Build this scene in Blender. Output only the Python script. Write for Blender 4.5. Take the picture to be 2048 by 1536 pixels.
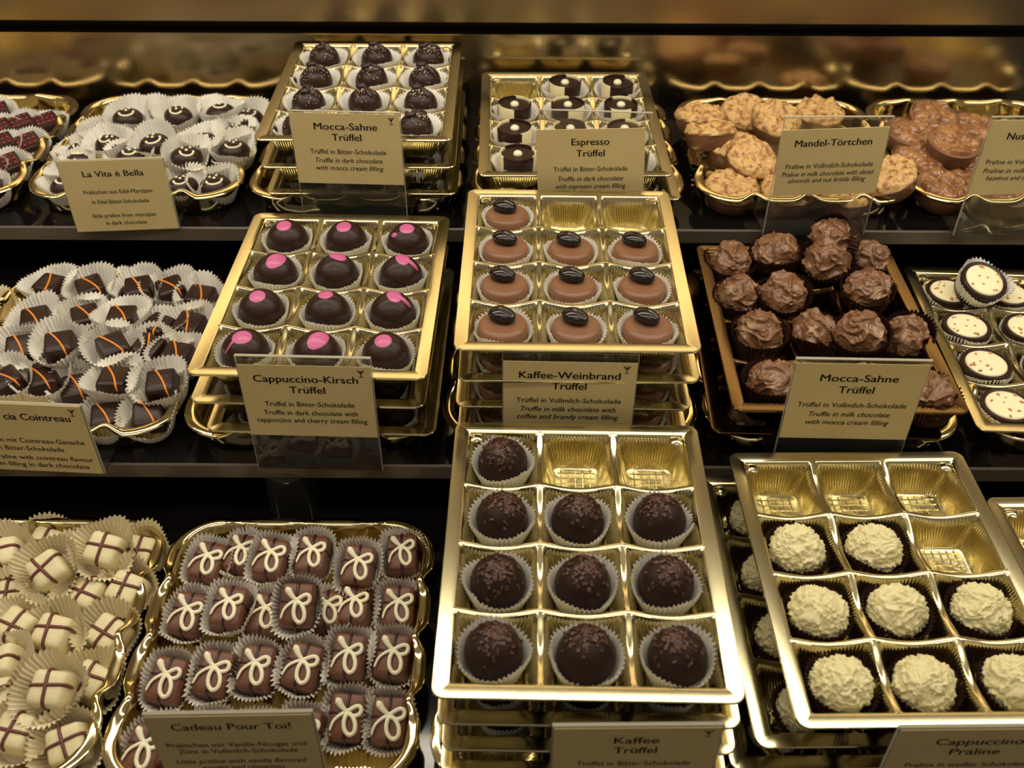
import bpy, math, random
from mathutils import Vector, Matrix, noise
PI = math.pi
sc = bpy.context.scene
COL = sc.collection
for o in list(bpy.data.objects): bpy.data.objects.remove(o)

# ---------------------------------------------------------------- camera, world, lights, exposure
ZC = 442.0                      # eye height in mm above the bottom shelf; all lengths below are in mm
S = 0.001
FPX, PITCH, ROLL = 2012.0, math.radians(40.0), math.radians(0.3)
_f = Vector((0, math.cos(PITCH), -math.sin(PITCH)))
_r0 = Vector((1, 0, 0)); _u0 = _r0.cross(_f)
_r = _r0*math.cos(ROLL) + _u0*math.sin(ROLL)
_u = _u0*math.cos(ROLL) - _r0*math.sin(ROLL)
cam_d = bpy.data.cameras.new('camera'); cam = bpy.data.objects.new('camera', cam_d); COL.objects.link(cam)
cam.matrix_world = Matrix(((_r.x, _u.x, -_f.x, 0), (_r.y, _u.y, -_f.y, 0), (_r.z, _u.z, -_f.z, ZC*S), (0, 0, 0, 1)))
cam_d.sensor_fit = 'HORIZONTAL'; cam_d.sensor_width = 17.3; cam_d.lens = 17.3*FPX/2048.0
cam_d.clip_start = 0.01; cam_d.clip_end = 50
cam_d.dof.use_dof = True; cam_d.dof.focus_distance = 0.57; cam_d.dof.aperture_fstop = 5.6
sc.camera = cam

w = bpy.data.worlds.new('shop'); sc.world = w; w.use_nodes = True
bg = w.node_tree.nodes['Background']; bg.inputs[0].default_value = (1.0, 0.84, 0.66, 1); bg.inputs[1].default_value = 0.28
def area(name, loc, aim, sx, sy, energy, color):
    l = bpy.data.lights.new(name, 'AREA'); l.shape = 'RECTANGLE'; l.size = sx*S; l.size_y = sy*S
    l.energy = energy; l.color = color
    o = bpy.data.objects.new(name, l); COL.objects.link(o)
    o.location = Vector(loc)*S
    d = Vector(aim) - Vector(loc)
    o.rotation_euler = d.to_track_quat('-Z', 'Y').to_euler()
    return o
WARM = (1.0, 0.90, 0.72)
area('front_case_lamp', (0, 290, ZC+190), (0, 420, 40), 1500, 50, 5.0, WARM)
area('rear_case_lamp', (0, 545, ZC+75), (0, 500, 0), 1500, 40, 4.2, WARM)
area('front_fill_light', (-250, -500, ZC+900), (0, 500, 60), 900, 500, 2.2, (1.0, 0.90, 0.78))  # soft fill added above and behind the viewer, no lamp of the shop
vs = sc.view_settings; vs.view_transform = 'Standard'; vs.look = 'None'; vs.gamma = 1; vs.use_curve_mapping = False
vs.exposure = -0.32

def P(px, py, zr):
    """Point at height zr (mm, relative to the eye) that the photo shows at (px, py); world mm."""
    d = _f + _r*((px-1024)/FPX) - _u*((py-768)/FPX)
    t = zr/d.z
    return Vector((d.x*t, d.y*t, zr+ZC))

# ---------------------------------------------------------------- materials
MATS = {}
def new_mat(name):
    m = bpy.data.materials.new(name); m.use_nodes = True; MATS[name] = m
    nt = m.node_tree; return m, nt, nt.nodes['Principled BSDF']
def mat(name, col, rough=0.5, metal=0.0, spec=0.5, sss=0.0, bump=None, mix=None, coat=0.0):
    m, nt, b = new_mat(name)
    b.inputs['Base Color'].default_value = (*col, 1); b.inputs['Roughness'].default_value = rough
    b.inputs['Metallic'].default_value = metal; b.inputs['Specular IOR Level'].default_value = spec
    if coat: b.inputs['Coat Weight'].default_value = coat; b.inputs['Coat Roughness'].default_value = 0.15
    if sss:
        b.inputs['Subsurface Weight'].default_value = sss; b.inputs['Subsurface Radius'].default_value = (0.003, 0.002, 0.001)
    tc = nt.nodes.new('ShaderNodeTexCoord')
    if bump:
        sc_, st, dist = bump
        n = nt.nodes.new('ShaderNodeTexNoise'); mp = nt.nodes.new('ShaderNodeMapping')
        mp.inputs['Scale'].default_value = sc_ if isinstance(sc_, tuple) else (sc_,)*3
        n.inputs['Scale'].default_value = 1.0; n.inputs['Detail'].default_value = 4
        bp = nt.nodes.new('ShaderNodeBump'); bp.inputs['Strength'].default_value = st; bp.inputs['Distance'].default_value = dist
        nt.links.new(tc.outputs['Object'], mp.inputs[0]); nt.links.new(mp.outputs[0], n.inputs['Vector'])
        nt.links.new(n.outputs['Fac'], bp.inputs['Height']); nt.links.new(bp.outputs[0], b.inputs['Normal'])
    if mix:
        c2, scale, lo, hi = mix
        n = nt.nodes.new('ShaderNodeTexNoise'); n.inputs['Scale'].default_value = scale; n.inputs['Detail'].default_value = 5
        rp = nt.nodes.new('ShaderNodeValToRGB'); rp.color_ramp.elements[0].position = lo; rp.color_ramp.elements[1].position = hi
        rp.color_ramp.elements[0].color = (*col, 1); rp.color_ramp.elements[1].color = (*c2, 1)
        nt.links.new(tc.outputs['Object'], n.inputs['Vector']); nt.links.new(n.outputs['Fac'], rp.inputs[0])
        nt.links.new(rp.outputs[0], b.inputs['Base Color'])
    return m
mat('gold_foil', (0.66, 0.59, 0.36), 0.18, 1.0)
mat('gold_tray', (0.66, 0.55, 0.29), 0.10, 1.0, bump=(60.0, 0.08, 0.001))
mat('amber_foil', (0.16, 0.10, 0.042), 0.18, 1.0)
mat('white_paper', (0.88, 0.85, 0.78), 0.75, spec=0.2)
mat('cream_paper', (0.80, 0.72, 0.52), 0.75, spec=0.2)
mat('brown_paper', (0.040, 0.014, 0.010), 0.45, spec=0.4)
mat('dark_chocolate', (0.025, 0.0105, 0.0070), 0.34, spec=0.25, bump=(220.0, 0.10, 0.0006))
mat('matte_dark_chocolate', (0.021, 0.0090, 0.0058), 0.52, spec=0.18, bump=(400.0, 0.15, 0.0005))
mat('milk_chocolate', (0.185, 0.083, 0.041), 0.38, spec=0.4)
mat('smeared_milk_chocolate', (0.175, 0.082, 0.037), 0.28, spec=0.5, bump=(160.0, 0.2, 0.0008), mix=((0.40, 0.25, 0.15), 75.0, 0.52, 0.70))
mat('box_milk_chocolate', (0.135, 0.050, 0.026), 0.38, spec=0.4)
mat('coffee_bean', (0.010, 0.0055, 0.005), 0.16, spec=0.5)
mat('white_chocolate', (0.70, 0.62, 0.37), 0.42, spec=0.4, sss=0.05)
mat('icing_white', (0.82, 0.76, 0.55), 0.4, spec=0.4)
mat('rough_white_chocolate', (0.72, 0.65, 0.36), 0.5, spec=0.3, bump=(500.0, 0.4, 0.0008))
mat('cream_filling', (0.86, 0.78, 0.50), 0.4, spec=0.4)
mat('pink_icing', (0.50, 0.10, 0.25), 0.35)
mat('orange_icing', (0.78, 0.24, 0.02), 0.35)
mat('brown_icing', (0.13, 0.035, 0.022), 0.4)
mat('dark_icing', (0.030, 0.012, 0.012), 0.35)
mat('berry_sugar', (0.32, 0.010, 0.045), 0.35)
mat('cocoa_nib', (0.070, 0.026, 0.013), 0.5)
mat('nut_bit', (0.55, 0.27, 0.12), 0.5)
mat('sugar_dust', (0.75, 0.70, 0.64), 0.8)
mat('almond_flake', (0.62, 0.39, 0.155), 0.42, spec=0.4, bump=(300.0, 0.5, 0.0012), mix=((0.25, 0.10, 0.028), 230.0, 0.48, 0.66))
mat('nut_brittle', (0.22, 0.088, 0.028), 0.30, spec=0.5, mix=((0.42, 0.21, 0.075), 70.0, 0.42, 0.65), coat=0.3)
mat('card', (0.55, 0.43, 0.20), 0.55, spec=0.3, mix=((0.58, 0.46, 0.22), 40.0, 0.4, 0.7))
mat('ink', (0.02, 0.02, 0.015), 0.7, spec=0.1)
mat('black_shelf', (0.005, 0.004, 0.004), 0.08, spec=0.4)
mat('shelf_edge', (0.095, 0.075, 0.055), 0.30, spec=0.5)
mat('dark_void', (0.006, 0.005, 0.005), 0.5, spec=0.2)
mat('brushed_brass', (0.48, 0.40, 0.28), 0.17, 1.0, bump=((900.0, 900.0, 14.0), 0.10, 0.0006))
mat('brass_rail', (0.50, 0.39, 0.24), 0.28, 1.0, bump=((16.0, 600.0, 600.0), 0.10, 0.0006))
mat('lamp_housing', (0.30, 0.28, 0.25), 0.5)
def acrylic(name, tint, facing):
    m = bpy.data.materials.new(name); m.use_nodes = True; MATS[name] = m
    nt = m.node_tree; nt.nodes.clear()
    out = nt.nodes.new('ShaderNodeOutputMaterial'); mx = nt.nodes.new('ShaderNodeMixShader'); mx2 = nt.nodes.new('ShaderNodeMixShader')
    tr = nt.nodes.new('ShaderNodeBsdfTransparent'); gl = nt.nodes.new('ShaderNodeBsdfGlossy'); df = nt.nodes.new('ShaderNodeBsdfDiffuse')
    tr.inputs[0].default_value = (*tint, 1); gl.inputs['Roughness'].default_value = 0.03; df.inputs[0].default_value = (0.8, 0.74, 0.6, 1)
    lw = nt.nodes.new('ShaderNodeFresnel'); lw.inputs[0].default_value = 1.45
    nt.links.new(lw.outputs[0], mx.inputs[0]); nt.links.new(tr.outputs[0], mx.inputs[1]); nt.links.new(gl.outputs[0], mx.inputs[2])
    mx2.inputs[0].default_value = facing
    nt.links.new(mx.outputs[0], mx2.inputs[1]); nt.links.new(df.outputs[0], mx2.inputs[2]); nt.links.new(mx2.outputs[0], out.inputs[0])
    return m
acrylic('clear_acrylic', (0.97, 0.97, 0.95), 0.02)
acrylic('acrylic_edge', (0.9, 0.88, 0.8), 0.30)

# ---------------------------------------------------------------- mesh helpers (millimetres in, metres out)
class MB:
    def __init__(s): s.v = []; s.f = []
    def add(s, vs, fs):
        b = len(s.v); s.v += [tuple(x) for x in vs]; s.f += [tuple(i+b for i in q) for q in fs]
    def grid(s, rows, closed=True, cap0=False, cap1=False):
        n = len(rows[0]); vs = [p for r in rows for p in r]; fs = []
        for i in range(len(rows)-1):
            for j in range(n if closed else n-1):
                k = (j+1) % n
                fs.append((i*n+j, i*n+k, (i+1)*n+k, (i+1)*n+j))
        if cap0: fs.append(tuple(range(n))[::-1])
        if cap1: fs.append(tuple(range((len(rows)-1)*n, len(rows)*n)))
        s.add(vs, fs)
    def lathe(s, prof, n=40, M=None):
        rows = [[(r*math.cos(2*PI*j/n), r*math.sin(2*PI*j/n), z) for j in range(n)] for r, z in prof]
        if M: rows = [[tuple(M @ Vector(p)) for p in r] for r in rows]
        s.grid(rows, True, prof[0][0] > 1e-6, prof[-1][0] > 1e-6)
    def box(s, x0, x1, y0, y1, z0, z1, M=None):
        vs = [(x, y, z) for x in (x0, x1) for y in (y0, y1) for z in (z0, z1)]
        if M: vs = [tuple(M @ Vector(p)) for p in vs]
        s.add(vs, [(0,1,3,2), (4,6,7,5), (0,4,5,1), (2,3,7,6), (0,2,6,4), (1,5,7,3)])
    def rbox(s, sx, sy, sz, r, n=5, z0=0.0, M=None, taper=0.0):
        """Rounded box on z0, half sizes sx, sy and height sz; taper narrows the top."""
        hz = sz/2; vs = []; fs = []; idx = {}
        ts = [-1, -0.94] + [-0.94+1.88*i/n for i in range(1, n)] + [0.94, 1]
        ts = [math.copysign(abs(t)**0.7, t) for t in ts]
        N = len(ts)
        def pt(a, b, c):
            q = Vector((a*sx, b*sy, c*hz)); k = Vector((max(-sx+r, min(sx-r, q.x)), max(-sy+r, min(sy-r, q.y)), max(-hz+r, min(hz-r, q.z))))
            d = q-k; L = d.length
            q = k + d*(r/L) if L > 1e-9 else q
            t = 1-taper*(q.z+hz)/sz
            q = Vector((q.x*t, q.y*t, q.z+hz+z0)); return tuple(M @ q) if M else tuple(q)
        for ax in range(3):
            for sg in (-1, 1):
                base = len(vs)
                for i in range(N):
                    for j in range(N):
                        c = [0, 0, 0]; c[ax] = sg; c[(ax+1) % 3] = ts[i]; c[(ax+2) % 3] = ts[j]; vs.append(pt(*c))
                for i in range(N-1):
                    for j in range(N-1):
                        q = (base+i*N+j, base+(i+1)*N+j, base+(i+1)*N+j+1, base+i*N+j+1); fs.append(q if sg > 0 else q[::-1])
        s.add(vs, fs)
    def tube(s, pts, r, n=8, up=Vector((0, 0, 1)), flat=1.0):
        """Tube along pts; r a number or one per point; round ends."""
        pts = [Vector(p) for p in pts]; m = len(pts)
        rs = [r]*m if not hasattr(r, '__len__') else list(r)
        rows = []
        for i in range(m):
            t = (pts[min(i+1, m-1)]-pts[max(i-1, 0)]).normalized()
            a = t.cross(up)
            a = a.normalized() if a.length > 1e-6 else t.orthogonal().normalized()
            b = a.cross(t).normalized()
            ring = lambda c, q: [tuple(c + a*(q*math.cos(2*PI*k/n)) + b*(q*flat*math.sin(2*PI*k/n))) for k in range(n)]
            if i == 0: rows += [ring(pts[0]-t*rs[0]*0.85, rs[0]*0.35)]
            rows += [ring(pts[i], rs[i])]
            if i == m-1: rows += [ring(pts[i]+t*rs[i]*0.85, rs[i]*0.35)]
        s.grid(rows, True, True, True)
    def ball(s, c, r, n=8, m=5, sz=1.0, M=None):
        prof = [(r*math.sin(PI*i/m), -r*sz*math.cos(PI*i/m)) for i in range(m+1)]
        T = Matrix.Translation(Vector(c)) @ (M or Matrix())
        rows = [[tuple(T @ Vector((q*math.cos(2*PI*j/n), q*math.sin(2*PI*j/n), z))) for j in range(n)] for q, z in prof]
        s.grid(rows, True)
    def ico(s, fn, sub=4):
        import bmesh
        bm = bmesh.new(); bmesh.ops.create_icosphere(bm, subdivisions=sub, radius=1.0)
        bm.verts.ensure_lookup_table()
        vs = [tuple(fn(v.co.copy())) for v in bm.verts]; fs = [tuple(q.index for q in f.verts) for f in bm.faces]; bm.free()
        s.add(vs, fs)
    def mesh(s, name, m, smooth=True, weld=0.0, angle=None):
        me = bpy.data.meshes.new(name)
        me.from_pydata([(a*S, b*S, c*S) for a, b, c in s.v], [], s.f)
        if weld:
            import bmesh
            bm = bmesh.new(); bm.from_mesh(me); bmesh.ops.remove_doubles(bm, verts=bm.verts, dist=weld*S); bm.to_mesh(me); bm.free()
        for x in (m if isinstance(m, (list, tuple)) else [m]): me.materials.append(MATS[x])
        me.update()
        if smooth:
            me.polygons.foreach_set('use_smooth', [True]*len(me.polygons))
            if angle: me.set_sharp_from_angle(angle=math.radians(angle))
        me.update(); return me

def thing(name, label, cat, loc=(0, 0, 0), R=None, group=None):
    o = bpy.data.objects.new(name, None); COL.objects.link(o)
    o.empty_display_size = 0.01
    M = Matrix.Translation(Vector(loc)*S)
    if R is not None: M = M @ R.to_4x4()
    o.matrix_world = M
    tag(o, label, cat, group); return o
def tag(o, label, cat, group=None):
    o['label'] = label; o['category'] = cat
    if group: o['group'] = group
    return o
def part(name, me, parent, label=None):
    o = bpy.data.objects.new(name, me); COL.objects.link(o); o.parent = parent
    if label: o['label'] = label
    return o
def solo(name, me, label, cat, loc=(0, 0, 0), R=None, group=None):
    o = bpy.data.objects.new(name, me); COL.objects.link(o)
    M = Matrix.Translation(Vector(loc)*S)
    if R is not None: M = M @ R.to_4x4()
    o.matrix_world = M
    return tag(o, label, cat, group)
def struct(name, me):
    o = bpy.data.objects.new(name, me); COL.objects.link(o); o['kind'] = 'structure'; return o
def RZ(a): return Matrix.Rotation(math.radians(a), 3, 'Z')
def tilt(yaw, amount, toward):
    """Spin by yaw, then lean by `amount` degrees towards compass direction `toward` (0 = right, 90 = away, 270 = to the viewer)."""
    t = math.radians(toward); ax = Vector((-math.sin(t), math.cos(t), 0))
    return Matrix.Rotation(math.radians(amount), 3, ax) @ RZ(yaw)

# ---------------------------------------------------------------- the case: shelves, back wall, rail
Z_TOP, Z_MID, Z_BOT = -352.0, -396.5, -438.0     # shelf surfaces, relative to the eye
Y_TOP, Y_MID = 580.0, 401.0                      # front edges
Y_BACK = 759.0
XW = 900.0
def slab(name, label, y0, y1, zr, th):
    t = thing(name, label, 'shelf', (0, y0, zr+ZC))
    b = MB(); b.box(-XW, XW, 1.2, y1-y0, -th, 0); part('shelf_board', b.mesh('shelf_board', 'black_shelf', False), t)
    b = MB(); b.box(-XW, XW, 0, 1.2, -th, -0.9); b.add([(-XW, 0, -0.9), (XW, 0, -0.9), (XW, 0.8, 0), (-XW, 0.8, 0), (XW, 1.2, 0), (-XW, 1.2, 0)], [(0, 1, 2, 3), (3, 2, 4, 5)]); part('front_edge', b.mesh('front_edge', 'shelf_edge', False), t)
    return t
slab('display_shelf', 'glossy black upper display shelf below the brass back wall', Y_TOP, Y_BACK, Z_TOP, 10)
slab('display_shelf', 'glossy black middle display shelf, one step below the upper one', Y_MID, 640, Z_MID, 10)
slab('display_shelf', 'glossy black bottom display shelf nearest the viewer', 60, 470, Z_BOT, 10)
b = MB(); b.box(-XW, XW, -700, 800, -66, -60); struct('floor', b.mesh('case_floor', 'dark_void', False))
b = MB(); b.box(-XW, XW, 470, 480, -60, Z_MID+ZC-10); b.box(-XW, XW, 640, 650, -60, Z_TOP+ZC-10)
struct('trim_1', b.mesh('riser', 'dark_void', False))
zb = ZC-289
b = MB(); b.box(-XW, XW, Y_BACK, Y_BACK+6, Z_TOP+ZC-30, zb); struct('wall_back', b.mesh('wall_back', 'brushed_brass', False))
b = MB(); b.box(-XW, XW, Y_BACK+12, Y_BACK+20, zb-20, zb+40); struct('trim_2', b.mesh('gap', 'dark_void', False))
b = MB(); b.rbox(XW, 6, 580, 2.0, 3, zb+8.5, Matrix.Translation((0, Y_BACK+6, 0))); struct('trim_3', b.mesh('rail', 'brass_rail'))
for nm, y, z in (('front', 290, 192), ('rear', 545, 77)):
    t = thing('strip_light', f'long {nm} strip lamp fixed above the display shelves', 'lamp', (0, y, ZC+z))
    b = MB(); b.rbox(760, 30, 22, 4, 3, 0); part('housing', b.mesh('housing', 'lamp_housing'), t)

# ---------------------------------------------------------------- trays
def rounded_rect(hx, hy, r, n):
    """Points round a rectangle, n per side, starting at the front left corner, with outward normals."""
    out = []
    for sx, sy, ex, ey in ((-1,-1,1,-1), (1,-1,1,1), (1,1,-1,1), (-1,1,-1,-1)):
        for i in range(n):
            t = i/n
            q = Vector(((sx+(ex-sx)*t)*hx, (sy+(ey-sy)*t)*hy)); k = Vector((max(-hx+r, min(hx-r, q.x)), max(-hy+r, min(hy-r, q.y))))
            d = q-k
            out.append(tuple(k+d.normalized()*r) if d.length > 1e-9 else tuple(q))
    return out
CP, TD, TP = 38.0, 19.0, 20.2     # cell pitch, depth of a cell, stacking pitch
def box_tray_mesh(matname):
    b = MB(); n = 100
    prof = [(0, 0), (0.7, -0.08), (1.3, -0.5), (1.75, -1.4), (2.1, -2.8), (2.6, -4.6), (3.3, -7.5), (4.2, -11), (5.3, -14.5), (6.3, -17.3), (7.2, -18.6), (8.4, -19.0)]
    for cx in range(3):
        for cy in range(4):
            ox, oy = (cx-1)*CP, (cy-1.5)*CP
            inner = [cy > 0, cx < 2, cy < 3, cx > 0]           # front, right, back, left sides shared with a neighbour
            rows = []
            for ins, z in prof:
                a = CP/2-ins; pts = rounded_rect(a, a, min(4.5, ins*0.9+1e-3), n)
                wgt = max(0.0, 1+z/9.0); fl = 0.70 if -17.5 < z < -4 else (0.3 if -17.5 < z < -2.5 or -18.0 > z > -18.8 else 0)
                row = []
                for i, (x, y) in enumerate(pts):
                    sd, t = i//n, (i % n)/n
                    dip = 3.4*(math.sin(PI*t)**1.3)*wgt if inner[sd] else 0.0
                    k = 1-fl*(0.5+0.5*math.cos(2*PI*20*t))/a
                    row.append((ox+x*k, oy+y*k, z-dip))
                rows.append(row)
            b.grid(rows, True, False, True)
            for k in range(5):                                  # embossed grid on the cell floor
                c = -7.6+3.8*k
                for q in (0, 1):
                    L = 9.6; p = [(-L, c-0.45, -18.95), (L, c-0.45, -18.95), (-L, c, -18.45), (L, c, -18.45), (-L, c+0.45, -18.95), (L, c+0.45, -18.95)]
                    if q: p = [(y, x, z) for x, y, z in p]
                    b.add([(ox+x, oy+y, z) for x, y, z in p], [(0, 1, 3, 2), (2, 3, 5, 4)])
    hx, hy = 57.0, 76.0; N = 100
    def frame(kx, ky, r, z):
        pts = []
        nx, ny = N*3, N*4
        for sx, sy, ex, ey, m in ((-1,-1,1,-1,nx), (1,-1,1,1,ny), (1,1,-1,1,nx), (-1,1,-1,-1,ny)):
            for i in range(m):
                t = i/m; q = Vector(((sx+(ex-sx)*t)*kx, (sy+(ey-sy)*t)*ky))
                if r:
                    k = Vector((max(-kx+r, min(kx-r, q.x)), max(-ky+r, min(ky-r, q.y)))); d = q-k
                    if d.length > 1e-9: q = k+d.normalized()*r
                pts.append((q.x, q.y, z))
        return pts
    b.grid([frame(hx, hy, 0, 0), frame(hx+1.0, hy+1.0, 0.5, 0.25), frame(hx+5.8, hy+5.8, 5.3, 0.25), frame(hx+6.1, hy+6.1, 5.5, -0.1), frame(hx+6.1, hy+6.1, 5.5, -0.9)])
    for sx in (-1, 1):                                          # stacking lugs in the back corners
        b.ball((sx*51.5, 71.2, -1.6), 3.4, 14, 6, 0.5)
    return b.mesh('praline_tray', matname, True, 0.01, 32)
def serving_tray_mesh(hx=72.5, hy=80.5):
    b = MB(); r0 = 27.0
    # outline walked at even steps
    pts = []
    def arc(cx, cy, a0, a1, n):
        for i in range(n): a = a0+(a1-a0)*i/n; pts.append((Vector((cx+r0*math.cos(a), cy+r0*math.sin(a))), Vector((math.cos(a), math.sin(a))), 0.0))
    def line(p, q, nrm, n):
        L = (q-p).length
        for i in range(n):
            x = p+(q-p)*(i/n); s_ = L*i/n-L/2
            g = 0.0
            for c in ((-36, 0, 36) if L < 110 else (-42, 0, 42)): g = max(g, math.exp(-((s_-c)/6.5)**2))
            pts.append((x, nrm, g))
    V = Vector
    line(V((-hx+r0, -hy)), V((hx-r0, -hy)), V((0, -1)), 110); arc(hx-r0, -hy+r0, -PI/2, 0, 26)
    line(V((hx, -hy+r0)), V((hx, hy-r0)), V((1, 0)), 130); arc(hx-r0, hy-r0, 0, PI/2, 26)
    line(V((hx-r0, hy)), V((-hx+r0, hy)), V((0, 1)), 110); arc(-hx+r0, hy-r0, PI/2, PI, 26)
    line(V((-hx, hy-r0)), V((-hx, -hy+r0)), V((-1, 0)), 130); arc(-hx+r0, -hy+r0, PI, 1.5*PI, 26)
    #        inset, notch inset, z, notch z
    prof = [(18, 0, 1.6, 0), (9.6, 0, 1.6, 0), (8.4, 0.2, 2.4, 0), (7.6, 0.8, 9.0, 0.6), (7.0, 1.5, 14.4, 1.6), (6.4, 1.9, 16.4, 2.2), (5.2, 2.4, 17.3, 2.5), (3.0, 3.4, 17.4, 2.6),
            (0.8, 4.3, 17.0, 2.7), (0.0, 4.5, 16.5, 2.7), (-0.3, 4.5, 15.9, 2.6), (0.3, 4.3, 15.7, 2.5), (3.0, 3.2, 16.4, 2.5), (5.2, 2.2, 16.4, 2.4), (6.6, 1.4, 14.0, 1.5), (7.2, 0.7, 8.8, 0.5), (8.0, 0.1, 1.8, 0), (9.0, 0, 0.2, 0), (18, 0, 0.0, 0)]
    rows = []
    for ins, gi, z, gz in prof:
        rows.append([(p.x-nv.x*(ins+gi*g), p.y-nv.y*(ins+gi*g), z+gz*g) for p, nv, g in pts])
    b.grid(rows, True, True, True)
    return b.mesh('serving_tray', 'gold_tray', True, 0, 60)
TRAY = {'gold': box_tray_mesh('gold_foil'), 'amber': box_tray_mesh('amber_foil')}
OVAL = serving_tray_mesh()
def box_tray(x, y, zr, rot, label, kind='gold'):
    return solo('praline_tray', TRAY[kind], label, 'tray', (x, y, zr+ZC), RZ(rot), 'twelve cell praline trays')
def oval(x, y, zs, rot, label):
    return solo('serving_tray', OVAL, label, 'tray', (x, y, zs+ZC), RZ(rot), 'scalloped gold serving trays')

# ---------------------------------------------------------------- paper cups
def cup_mesh(rb, rt, h, seed, matname='white_paper', sq=0.0, wob=0.06, N=44, sx=1.0, sy=1.0, name='paper_cup'):
    rnd = random.Random(seed); b = MB(); n = N*4
    ph = [rnd.uniform(0, 2*PI) for _ in range(4)]; am = [rnd.uniform(0.4, 1)*wob for _ in range(4)]
    jit = [rnd.uniform(-1, 1) for _ in range(N)]
    rows = []
    for z_ in (0, 0.03, 0.12, 0.3, 0.5, 0.7, 0.86, 1.0):
        row = []
        for j in range(n):
            a = 2*PI*j/n
            r = rb+(rt-rb)*(z_**0.85)
            wv = sum(am[k]*math.sin((k+2)*a+ph[k]) for k in range(3))*z_
            if sq: r *= 1+sq*(1/max(abs(math.cos(a)), abs(math.sin(a)))-1.15)*0.6
            q = (j % 4); tri = (-1, 0, 1, 0)[q]
            amp = (0.25+0.75*z_)*0.85 if z_ > 0.02 else 0.1
            rr = r*(1+wv)+tri*amp*(1+0.3*jit[j//4])
            zz = h*z_+(h*0.10*math.sin(2*a+ph[3])*z_*z_)+(0.35*tri*z_*z_)+0.3*jit[j//4]*z_
            row.append((rr*math.cos(a)*sx, rr*math.sin(a)*sy, zz))
        rows.append(row)
    b.grid(rows, True, True, False)
    return b.mesh(name, matname, True, 0, 38)
CUP_CELL = [cup_mesh(10.8, 15.7, 15.0, 10+i, sq=0.12, wob=0.02) for i in range(4)]
CUP_LOOSE = [cup_mesh(11.0, 17.3, 17.0, 20+i, wob=0.07) for i in range(7)]
CUP_LOW = [cup_mesh(10.8, 15.8, 13.0, 80+i, wob=0.06) for i in range(4)]
CUP_WIDE = [cup_mesh(12.0, 17.4, 11.5, 30+i, wob=0.02, sy=0.98) for i in range(4)]
CUP_BROWN = [cup_mesh(11.5, 16.0, 14.5, 40+i, 'brown_paper', wob=0.03) for i in range(3)]
CUP_BOX = [cup_mesh(9.8, 14.0, 13.0, 50+i, sq=0.5, wob=0.04, sx=0.97, sy=1.16) for i in range(5)]
CUP_CREAM = [cup_mesh(11.0, 17.3, 14.0, 60+i, 'cream_paper', wob=0.07) for i in range(5)]
CUP_BROWN_BIG = [cup_mesh(12.5, 17.2, 16.0, 70+i, 'brown_paper', wob=0.04) for i in range(3)]

# ---------------------------------------------------------------- chocolates
def one(fn, *a, **k):
    b = MB(); fn(b, *a, **k); return b
def sphere_profile(R, zc, zbot, n=22):
    a0 = math.acos(max(-1, min(1, (zbot-zc)/R)))
    return [(R*math.sin(a0*(1-i/n)), zc+R*math.cos(a0*(1-i/n))) for i in range(n+1)]
def dome(R, zc, zbot, matname, seed=0, wob=0.0, sz=1.0):
    b = MB(); prof = [(0, zbot)]+sphere_profile(R, zc, zbot)
    b.lathe(prof, 48)
    if wob:
        b.v = [tuple(Vector(p)*(1+wob*noise.noise(Vector(p)*0.12+Vector((seed*7, 0, 0))))) for p in b.v]
    b.v = [(x, y, z*sz) for x, y, z in b.v]
    return b.mesh('shell', matname, True, 0.001, 60)
def cap_patch(b, R, zc, d, ra, rb_, roll=0.0, lift=0.25, n=28, sz=1.0):
    """A thin drop of icing lying on a ball, centred in direction d, half angles ra and rb_."""
    d = Vector(d).normalized(); e1 = d.orthogonal().normalized() if abs(d.z) > 0.999 else Vector((0, 0, 1)).cross(d).normalized(); e2 = d.cross(e1)
    c, s_ = math.cos(roll), math.sin(roll); f1 = e1*c+e2*s_; f2 = e2*c-e1*s_
    rows = []
    for k, (q, l) in enumerate(((1.0, -0.3), (1.0, lift*0.6), (0.93, lift), (0.6, lift*1.15), (0.3, lift*1.2), (0.02, lift*1.2))):
        row = []
        for j in range(n):
            a = 2*PI*j/n; v = (d+f1*(math.tan(ra*q)*math.cos(a))+f2*(math.tan(rb_*q)*math.sin(a))).normalized()
            p = v*(R+l); row.append((p.x, p.y, (p.z+zc)*sz))
        rows.append(row)
    b.grid(rows, True, False, True)
def surf_strip(b, R, zc, pts, r, n=6):
    """A line of icing over a ball through directions pts."""
    b.tube([Vector((0, 0, zc))+Vector(p).normalized()*R for p in pts], r, n, Vector((0, 0, 1)), 0.7)

def truffle(name, label, cat, group, loc, R, cup, body, extras=(), lift=1.0, scale=1.0):
    t = thing(name, label, cat, loc, R, group); t.scale = (scale,)*3
    if cup: part('paper_cup', cup, t)
    o = part('chocolate_shell', body, t); o.location = (0, 0, lift*S)
    for nm, me in extras:
        e = part(nm, me, t); e.location = (0, 0, lift*S)
    return t

ROWS = ['back', 'second', 'third', 'front']; COLS = ['left', 'middle', 'right']
def cell_pos(T, r, c, dx=0, dy=0, up=0.0):
    x, y, zr, rot = T; lx, ly = (c-1)*CP+dx, (1.5-r)*CP+dy; a = math.radians(rot)
    return (x+lx*math.cos(a)-ly*math.sin(a), y+lx*math.sin(a)+ly*math.cos(a), zr+ZC-TD+up)
rng = random.Random(5)

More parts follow.
